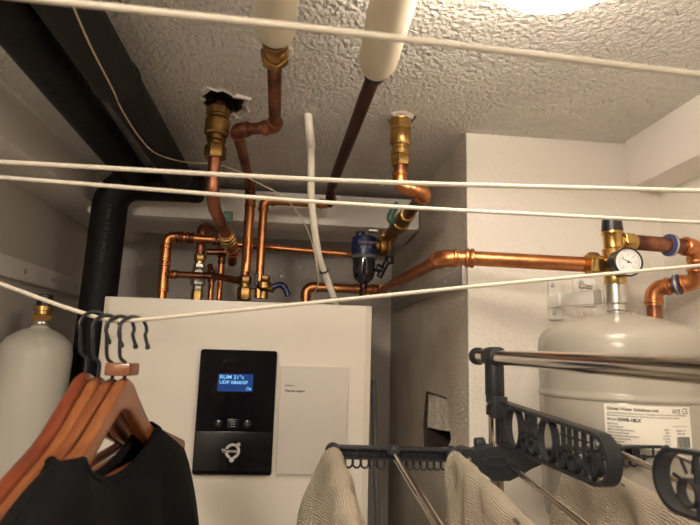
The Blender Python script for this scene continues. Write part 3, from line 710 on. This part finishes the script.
# ------------------------------------------------------------------ clotheslines strung from wall to wall
def line(pts, r, label):
    tag(MB().tube(smooth_path(pts, 10), r, 10).build('clothesline', 'cord'), label, 'clothesline', 'white clotheslines strung across the room')
def wall_to_wall(pa, pm, pb, z, r, label):
    a, m_, b = at(*pa, Z=z), at(*pm, Z=z), at(*pb, Z=z)
    d0 = (m_-a).normalized(); d1_ = (b-m_).normalized()
    L = a+d0*((XL-a.x)/d0.x); R = b+d1_*((XR-b.x)/d1_.x)
    line([L, a, m_, b, R], r, label)
wall_to_wall((60, 1.5), (360, 34), (690, 73.5), 1.9, .0021, 'white clothesline nearest the lamp, crossing in front of both cream lagged pipes')
wall_to_wall((2, 162), (350, 181), (698, 191), 1.9, .00245, 'upper of the two close white clotheslines, crossing below the brass fittings')
wall_to_wall((2, 177.5), (350, 204), (698, 222.5), 1.9, .00245, 'lower of the two close white clotheslines, touching the black valve cap')
# the loaded line with the hangers
HY = .60
lp_ = [(0, 283.5), (50, 302), (88, 314.5), (106, 319.5), (130, 320.5), (200, 314), (350, 299), (500, 284), (700, 265.5)]
LP = [at(x, y, Y=HY) for x, y in lp_]
dl = (LP[1]-LP[0]).normalized(); LP = [LP[0]+dl*((XL-LP[0].x)/dl.x)]+LP
dl = (LP[-1]-LP[-2]).normalized(); LP = LP+[LP[-1]+dl*((XR-LP[-1].x)/dl.x)]
line(LP, .0023, 'sagging white clothesline carrying the wooden hangers')

# ------------------------------------------------------------------ wooden hangers
def line_z(x):
    for a, b in zip(LP, LP[1:]):
        if a.x <= x <= b.x: return a.z+(b.z-a.z)*(x-a.x)/(b.x-a.x)
    return LP[-1].z
def hdrop(a):
    t = min(1, a/.5); return .026*t*t*(3-2*t)+.064*a+.006*a*a
def hanger(x, mt, label, yaw=0, drop=.066, tiltx=0, block=False, half=.215, bar=True, sweep=.0, hw=.0066):
    zl = line_z(x); root = thing('clothes_hanger', (x, HY, zl), label, 'hanger', 'wooden hangers on the sagging clothesline')
    ny, nz_ = HY, zl-drop            # top of the wood under the hook
    # two arms along Y, curved, tapering, as one shaped board
    n = 26; top = []; bot_ = []
    for i in range(n+1):
        s_ = -1+2*i/n; a = abs(s_)
        zt_ = nz_-hdrop(max(a, .0))
        if a < .14: zt_ = nz_-hdrop(.14)*(a/.14)**2
        h = .029-.008*a if a > .2 else .038-.0106*(a/.2)
        zb = zt_-h+ (.0 if a > .15 else .004*(1-a/.15))
        fx = sweep*a*a                                  # the arms sweep back a little
        top.append((ny+half*s_, zt_, fx)); bot_.append((ny+half*s_, zb, fx))
    R = []
    for (y, z1, fx), (_, z0, _) in zip(top, bot_):
        a = abs(y-ny)/half; w = hw*(1+.3*a*a); 
        ring = []
        zc_, hz = (z1+z0)/2, (z1-z0)/2
        for j in range(16):
            t = 2*PI*j/16; cx_, sz_ = math.cos(t), math.sin(t)
            ring.append(V((x+fx+w*(abs(cx_)**.55)*(1 if cx_ > 0 else -1), y, zc_+hz*(abs(sz_)**.6)*(1 if sz_ > 0 else -1))))
        R.append(ring)
    MB().rings(R).build('body', mt, root, ang=60)
    if bar:
        MB().cyl((x+sweep*.7, ny-half*.84, nz_-.100), (x+sweep*.7, ny+half*.84, nz_-.100), .0062, 14).build('trouser_bar', mt, root)
    r = .0145; c = V((x+.0035, HY, zl-r+.0042)); hd = V((.80, .60, 0)); pts = [V((x, HY, nz_-.004)), V((x, HY, nz_+.014)), V((x, HY, nz_+.022))-hd*.007]
    for i in range(15):
        t = math.radians(205-225*i/14); pts.append(c+hd*(r*math.cos(t))+uz*(r*math.sin(t)))
    pts.append(pts[-1]+hd*.004-uz*.011)
    hk = MB().tube(smooth_path(pts, 4), .0019, 10).build('hook', 'black', root)
    MB().lathe(pts[-1], (0, .3, -1), [(-.002, .0017), (0, .0026), (.003, .0026), (.004, .0017)], 10).build('hook_tip', 'black', hk)
    if block:
        MB().box((x+.010, ny, nz_+.010), (.026, .030, .013), bev=.002).build('clamp_block', mt, root)
    root.rotation_euler = (tiltx, 0, yaw)
    return root
hanger(at(91, 319, Y=HY).x, 'wood_red', 'dark reddish wooden hanger, outermost on the line next to the bottle', yaw=math.radians(2), drop=.060, sweep=.004)
hanger(at(104, 319, Y=HY).x, 'wood_light', 'golden brown wooden hanger, second on the line from the bottle', yaw=math.radians(1), drop=.061, sweep=.006)
hanger(at(118, 319, Y=HY).x, 'wood_mid', 'brown wooden hanger with a small clamp block, just behind the one holding the shirt', yaw=math.radians(-4), drop=.062, block=True, sweep=.016, half=.226)
SHX, SHT, SHW, SWP = at(131, 319, Y=HY).x, math.radians(-2.5), math.radians(-1.5), .012
hanger(SHX, 'wood_light', 'brown wooden hanger inside the black shirt', yaw=SHW, tiltx=SHT, drop=.061, sweep=SWP)

# ------------------------------------------------------------------ black shirt on the last hanger
def shirt():
    xh = SHX; nz_ = line_z(xh)-.061
    root = thing('shirt', (xh, HY, line_z(xh)), 'plain black shirt hanging on the last wooden hanger before the control panel', 'shirt')
    def sh(s_):   # shoulder line height along Y, s_ in -1..1 over the hanger's arms, then the sleeve head
        a = abs(s_)
        z = nz_-hdrop(min(a, 1))+.0035
        if a > 1: z -= (a-1)*.55
        return z+.0035
    half = .215; nu, nv = 48, 26
    for side, nm in ((1, 'front_panel'), (-1, 'back_panel')):
        b = MB(); uvs = []
        for j in range(nv+1):
            v = j/nv
            for i in range(nu+1):
                s_ = (-1+2*i/nu)*1.12; a = abs(s_)
                z0 = sh(s_)
                neck = .55
                an = abs(s_+.06)
                if an < neck:      # scooped neckline
                    k = 1-(an/neck)**2; z0 = sh(neck-.06)*(.5+.5*(s_+.06)/neck)+sh(-neck-.06)*(.5-.5*(s_+.06)/neck)-(.036 if side > 0 else .036)*k**.75
                drop = .58*v**1.15
                z = z0-(drop if a <= 1 else drop)
                bul = (.012+.046*min(1, v*3.2)*(1-.10*a*a))
                if an >= neck: bul = bul*min(1, v*24)
                fold = .007*math.sin(s_*11+v*3)*min(1, v*3)+.010*noise.noise(V((s_*2.2, v*4, side*3)))*min(1, v*3)
                x = xh+SWP*a*a*(1-v)+side*((bul+.014*max(0, s_)*min(1, v*2))*(1-max(0, a-.95)*4.0 if a > .95 else 1))+fold
                if a >= 1.11: x = xh+SWP
                y = HY+half*s_*(1+.06*v)
                b.v.append(V((x, y, z)))
        for j in range(nv):
            for i in range(nu):
                q0 = j*(nu+1)+i; b.f.append((q0, q0+1, q0+nu+2, q0+nu+1))
        o = b.build(nm, 'shirt', root, ang=180)
        md = o.modifiers.new('thickness', 'SOLIDIFY'); md.thickness = .0022; md.offset = 0
        # ribbed neckband
        ed = [b.v[i] for i in range(nu+1) if abs((-1+2*i/nu)*1.12+.06) <= .57]
        MB().tube([p+V((0, 0, -.003)) for p in ed], .0045, 8).build('neckband', 'shirt', o)
    root.rotation_euler = (SHT, 0, SHW)
    return root
shirt()

# ------------------------------------------------------------------ drying rack
PX, PY = .2905, .757
rack = thing('drying_rack', (PX, .45, 0), 'chrome and charcoal plastic tower drying rack with hole-punched arms', 'drying rack')
RP = .0098
RZ = at(495, 356.5, Y=PY).z
for y in (PY, .10):
    MB().cyl((PX, y, .012), (PX, y, RZ+.003), RP, 24).build('pole', 'chrome', rack)
    MB().lathe((PX, y, 0), (0, 0, 1), [(0, .014), (.02, .014), (.022, .011)], 18).build('foot', 'grey_plastic', rack)
p0, p1 = at(478, 357, X=PX), V((PX, -.02, RZ-.013))
p0 = V((PX, .824, RZ))
MB().cyl(p0, p1, RP+.0006, 28).build('top_rail', 'chrome', rack)
MB().lathe(p0-uy*.006, (0, 1, 0), [(0, .0125), (.004, .0138), (.012, .0138), (.016, .012)], 24).lathe(p0-uy*.011, (0, 1, 0), [(0, .0115), (.004, .0118)], 24).build('end_cap', 'grey_plastic', rack)
for y in (PY, .10):
    MB().cyl((PX, y-.018, RZ), (PX, y+.020, RZ), .0138, 24, bev=.002).cyl((PX, y, RZ), (PX, y, RZ-.056), .0135, 24, bev=.0015).build('tee_joint', 'grey_plastic', rack)
z2 = at(490, 399, Y=PY).z
MB().cyl((PX, PY, z2+.004), (PX, PY, z2-.022), .0128, 20, bev=.001).box((PX, PY-.012, z2-.010), (.020, .022, .030), bev=.002).cyl((PX-.015, PY-.010, z2-.006), (PX-.010, PY-.010, z2-.006), .004, 12).build('arm_joint', 'grey_plastic', rack)
MB().cyl((PX-.0165, PY-.010, z2-.006), (PX-.014, PY-.010, z2-.006), .003, 12).build('pin', 'chrome', rack)
# arms with ring and slot cut-outs
def arm(y0, y1, zt0, zb0, zt1, zb1, cap0, cap1, x, t=.0145):
    """lattice arm in the YZ plane from y0 to y1"""
    L = abs(y1-y0); sg = 1 if y1 > y0 else -1
    def P(s_, k, dx=0): # s_ along 0..1, k 0 bottom..1 top
        zb = zb0+(zb1-zb0)*s_; zt_ = zt0+(zt1-zt0)*s_
        return V((x+dx, y0+(y1-y0)*s_, zb+(zt_-zb)*k))
    hh = (zt1-zb1)/2
    def outline(inset):
        o = []; i_s = inset/L; hk = inset/(zt0-zb0)
        s_end = 1-hh/L if cap1 else 1-i_s
        s_beg = hh/L if cap0 else i_s
        n = 16
        if not cap0: o += [P(s_beg, 1-hk), ]
        for i in range(n+1): o.append(P(s_beg+(s_end-s_beg)*i/n, 1-hk))
        m = 14
        if cap1:
            for i in range(1, m):
                a = PI*i/m; c = P(s_end, .5); o.append(c+V((0, sg*(hh-inset)*math.sin(a), (hh-inset)*math.cos(a))))
        for i in range(n+1): o.append(P(s_end-(s_end-s_beg)*i/n, hk))
        if cap0:
            for i in range(1, m):
                a = PI*i/m; c = P(s_beg, .5); o.append(c+V((0, -sg*(hh-inset)*math.sin(a), -(hh-inset)*math.cos(a))))
        else: o.append(P(s_beg, hk))
        return o
    b = MB(); o = [p-ux*t/2 for p in outline(0)]; i_ = [p-ux*t/2 for p in outline(.0042)]
    b.prism(o, ux*t, i_)
    def ring(s_, k, r, w=.0028, asp=1):
        c = P(s_, k); ro = []; ri = []
        for j in range(24):
            a = 2*PI*j/24; ro.append(c+V((-t*.40, r*asp*math.cos(a), r*math.sin(a)))); ri.append(c+V((-t*.42, (r*asp-w)*math.cos(a), (r-w)*math.sin(a))))
        b.prism(ro, ux*t*.55, ri)
    H = zt0-zb0
    HL = lambda q: (zt0-zb0)+((zt1-zb1)-(zt0-zb0))*q
    ring(.17, .5, HL(.17)*.46, asp=.8); ring(.52, .5, HL(.52)*.46, asp=.8)
    for s_ in (.30, .375, .655, .735): ring(s_, .25, HL(s_)*.18, w=.0022)
    ring(.88, .36, HL(.9)*.22, w=.0022)
    for s_ in (.02, .29, .335, .38, .64, .69, .74, .80, .86):
        b.box((P(s_, .04)+P(s_, .96))*.5, (t*.35, .0018, HL(s_)*.9))
    for s_a, s_b in ((.26, .42), (.61, .83)):
        for k in (.48, .72):
            b.box((P(s_a, k)+P(s_b, k))*.5, (t*.3, L*(s_b-s_a), .0016))
    # back web: thin spokes to the end ring
    for a in (30, 75, 120, 160):
        c = P(.88, .45); d = V((0, sg*math.cos(math.radians(a-60)), math.sin(math.radians(a-60))))
        b.cyl(c+d*HL(.9)*.2, c+d*HL(.9)*.42, .0015, 6)
    return b
ya, yb = PY-.012, at(607, 460, X=PX+.006).y-.012
axm = PX+.007
zt0, zb0 = at(503, 401, X=axm).z, at(501, 444, X=axm).z
zt1, zb1 = at(598, 433, X=axm).z, at(600, 486, X=axm).z
arm(ya, yb, zt0, zb0, zt1, zb1, False, True, axm).build('arm', 'grey_plastic', rack)
a2x = .335
yA = at(660, 480, X=a2x).y
arm(.14, yA, 1.668, 1.606, at(675, 449, X=a2x).z, at(680, 514, X=a2x).z, False, True, a2x).build('arm', 'grey_plastic', rack)
# wing combs
CZ = at(400, 456, Y=PY+.003).z; CY = PY+.003
def comb(x0, x1, zc0, zc1, hooks):
    b = MB(); n = 10
    d = (V((x1, CY, zc1))-V((x0, CY, zc0))); L = d.length; d.normalize()
    A = (d, uy, d.cross(uy).normalized()); mid = (V((x0, CY, zc0))+V((x1, CY, zc1)))*.5
    b.box(mid+A[2]*.0055, (L, .016, .004), axes=A, bev=.0008)
    b.box(mid-A[2]*.0085, (L, .010, .003), axes=A)
    b.box(mid+uy*.004-A[2]*.0015, (L, .003, .016), axes=A)
    for i in range(7):
        b.box(V((x0, CY, zc0))+d*(L*(i+.3)/7)-A[2]*.0015, (.002, .012, .014), axes=A)
    for xh in hooks:
        c = V((xh, CY, zc0+(zc1-zc0)*(xh-x0)/(x1-x0)))-uz*.006
        pts = [c+V((-.0052, 0, 0)), c+V((-.0052, 0, -.010))]+[c+V((-.0052*math.cos(PI*k/8), 0, -.010-.0055*math.sin(PI*k/8))) for k in range(1, 8)]+[c+V((.0052, 0, -.010)), c+V((.0052, 0, 0))]
        b.tube(pts, .0016, 6)
    return b
xa, xb, xc, xe = at(333, 452, Y=CY).x, at(393, 457, Y=CY).x, at(452, 457, Y=CY).x, at(663, 450, Y=CY).x
def CZx(x): return 1.5895-.004*((x-xa)/(PX-xa)) if x < PX else 1.586+.010*(x-PX)/(xe-PX)
hooks = [xa+.022+.0112*i for i in range(5)]+[xb+.014+.0098*i for i in range(7)]
comb(xa-.004, PX-.03, CZx(xa), CZx(PX), hooks).build('wing_comb', 'grey_plastic', rack)
comb(PX+.03, xe+.004, CZx(PX), CZx(xe), [xe-.014-.011*i for i in range(7)]).build('wing_comb', 'grey_plastic', rack)
# hub bracket round the pole
zh = CZx(PX)-.003
o = []
for x, dz in ((-.060, .0145), (-.050, .0165), (-.036, .013), (-.020, .018), (.0, .020), (.025, .016), (.05, .012), (.062, .006), (.062, -.006), (.045, -.013), (.03, -.022), (.012, -.030), (-.012, -.030), (-.030, -.018), (-.046, -.016), (-.058, -.012), (-.066, 0)):
    o.append(V((PX+x*.92, PY-.020, zh+dz*.9)))
hub = MB().prism(o, uy*.030).build('hub', 'grey_plastic', rack, ang=30)
MB().lathe((PX-.046, PY-.020, zh+.002), (0, -1, 0), [(0, .0035), (.002, .003)], 12).build('hub_pin', 'chrome', hub)
MB().tube([V((PX-.008+.017*math.cos(a), PY-.021, zh-.002+.006*math.sin(a))) for a in [2*PI*i/24 for i in range(24)]], .0012, 6, closed=True).build('hub_rib', 'grey_plastic', hub)
MB().cyl((PX-.010, PY+.018, zh+.016), (PX-.024, PY+.018, zh+.015), .009, 16, bev=.002).build('knob', 'grey_plastic', rack)
# rods running forward, with their end rings in the comb
DIP = -.105
def rod(x, r, y1=.20, ring=True, z=None, dip=DIP):
    z = CZx(x) if z is None else z
    MB().cyl((x, CY+.004, z), (x, y1, z+dip*(CY-y1)), r, 14).build('rod', 'chrome', rack)
    if ring: MB().lathe((x, CY+.008, z), (0, -1, 0), [(0, .009), (.004, .0108), (.012, .0108), (.016, .0085), (.018, .006)], 20).build('rod_socket', 'grey_plastic', rack)
xt3, xq = .400, at(617, 453, Y=CY).x
rod(xa, .0048); rod(xb, .0048); rod(xc, .0048); rod(xe, .0048); rod(xq, .0042)
rod(xt3, .0048)
nb = MB(); yn = .20; zn = DIP*(CY-yn)
for x0_, x1_ in ((xa-.008, PX-.012), (PX+.012, xe+.008)):
    nb.box(((x0_+x1_)/2, yn, (CZx(x0_)+CZx(x1_))/2+zn), (x1_-x0_, .016, .022), bev=.003)
nb.cyl((PX, yn, CZx(PX)+zn-.02), (PX, yn, CZx(PX)+zn+.02), .016, 20, bev=.002).box((PX, (yn+.10)/2, CZx(PX)+zn), (.014, .10, .018))
nb.build('wing_bar', 'grey_plastic', rack)
rod(PX+.012, .0040, ring=False, z=zh-.004)

# ------------------------------------------------------------------ towels over the rods
def towel(x, z, y_far, y_near, lf, rf, length, label, seed, hump=.0, dip=DIP):
    """cloth over a rod at x: lf / rf = sideways flare of the left and right fall at the far end"""
    b = MB(); nu, nv = 40, 44; uvs = []
    for i in range(nu+1):
        s_ = i/nu; y = y_far+(y_near-y_far)*s_; zr_ = z+dip*(CY-y)+.0085
        for j in range(nv+1):
            t = -1+2*j/nv; side = 1 if t > 0 else -1; dd = abs(t)*length
            fl = rf if side > 0 else lf
            bunch = .010*noise.noise(V((s_*5+seed, t*3, seed*2.3)))+.006*noise.noise(V((s_*13+seed, t*7, seed)))
            k = min(1, dd/.05)
            off = .0058*min(1, dd/.008)+fl*dd*(.55+.45*math.exp(-dd*4))*(1-.55*s_)
            fold = (.012*math.sin(s_*17+seed+side+dd*9)+.007*math.sin(s_*37+seed*2-dd*14))*min(1, dd/.07)
            yo = -.35*dd*math.exp(-s_*5)*0
            px_ = x+side*(off+fold)+bunch*k
            py_ = y+.010*noise.noise(V((t*6, s_*3, seed+9)))*k+hump*dd*(1-s_)
            pz_ = zr_-max(0, dd-.006)*(1-.10*fl)+ .004*noise.noise(V((s_*7, t*9, seed)))*min(1, dd/.03)*.5
            b.v.append(V((px_, py_, pz_))); uvs.append((s_*(y_far-y_near)*9, t*length*9))
    for i in range(nu):
        for j in range(nv):
            q0 = i*(nv+1)+j; b.f.append((q0, q0+1, q0+nv+2, q0+nv+1))
    b.uv = uvs
    o = b.build('towel', 'towel', ang=180)
    md = o.modifiers.new('thickness', 'SOLIDIFY'); md.thickness = .004; md.offset = 1
    md = o.modifiers.new('smooth', 'SUBSURF'); md.levels = 1; md.render_levels = 1
    return tag(o, label, 'towel', 'beige towels on the drying rack')
towel(xa, CZx(xa), CY-.012, .50, .21, .17, .30, 'beige textured towel hanging from the comb tip in front of the booklet', 1.3)
towel(xc, CZx(xc), CY-.012, .47, .06, .36, .32, 'beige textured towel draped just left of the chrome pole', 4.1)
towel(xt3, CZx(xt3), CY-.012, .22, .10, .30, .34, 'beige textured towel under the hole-punched arm in front of the tank', 7.7)

# ------------------------------------------------------------------ world and colour management
w = bpy.data.worlds.new('world'); S.world = w; w.use_nodes = True
w.node_tree.nodes['Background'].inputs[0].default_value = (0, 0, 0, 1); w.node_tree.nodes['Background'].inputs[1].default_value = 0
S.view_settings.view_transform = 'Standard'; S.view_settings.look = 'None'; S.view_settings.gamma = 1; S.view_settings.use_curve_mapping = False
S.view_settings.exposure = 0.04
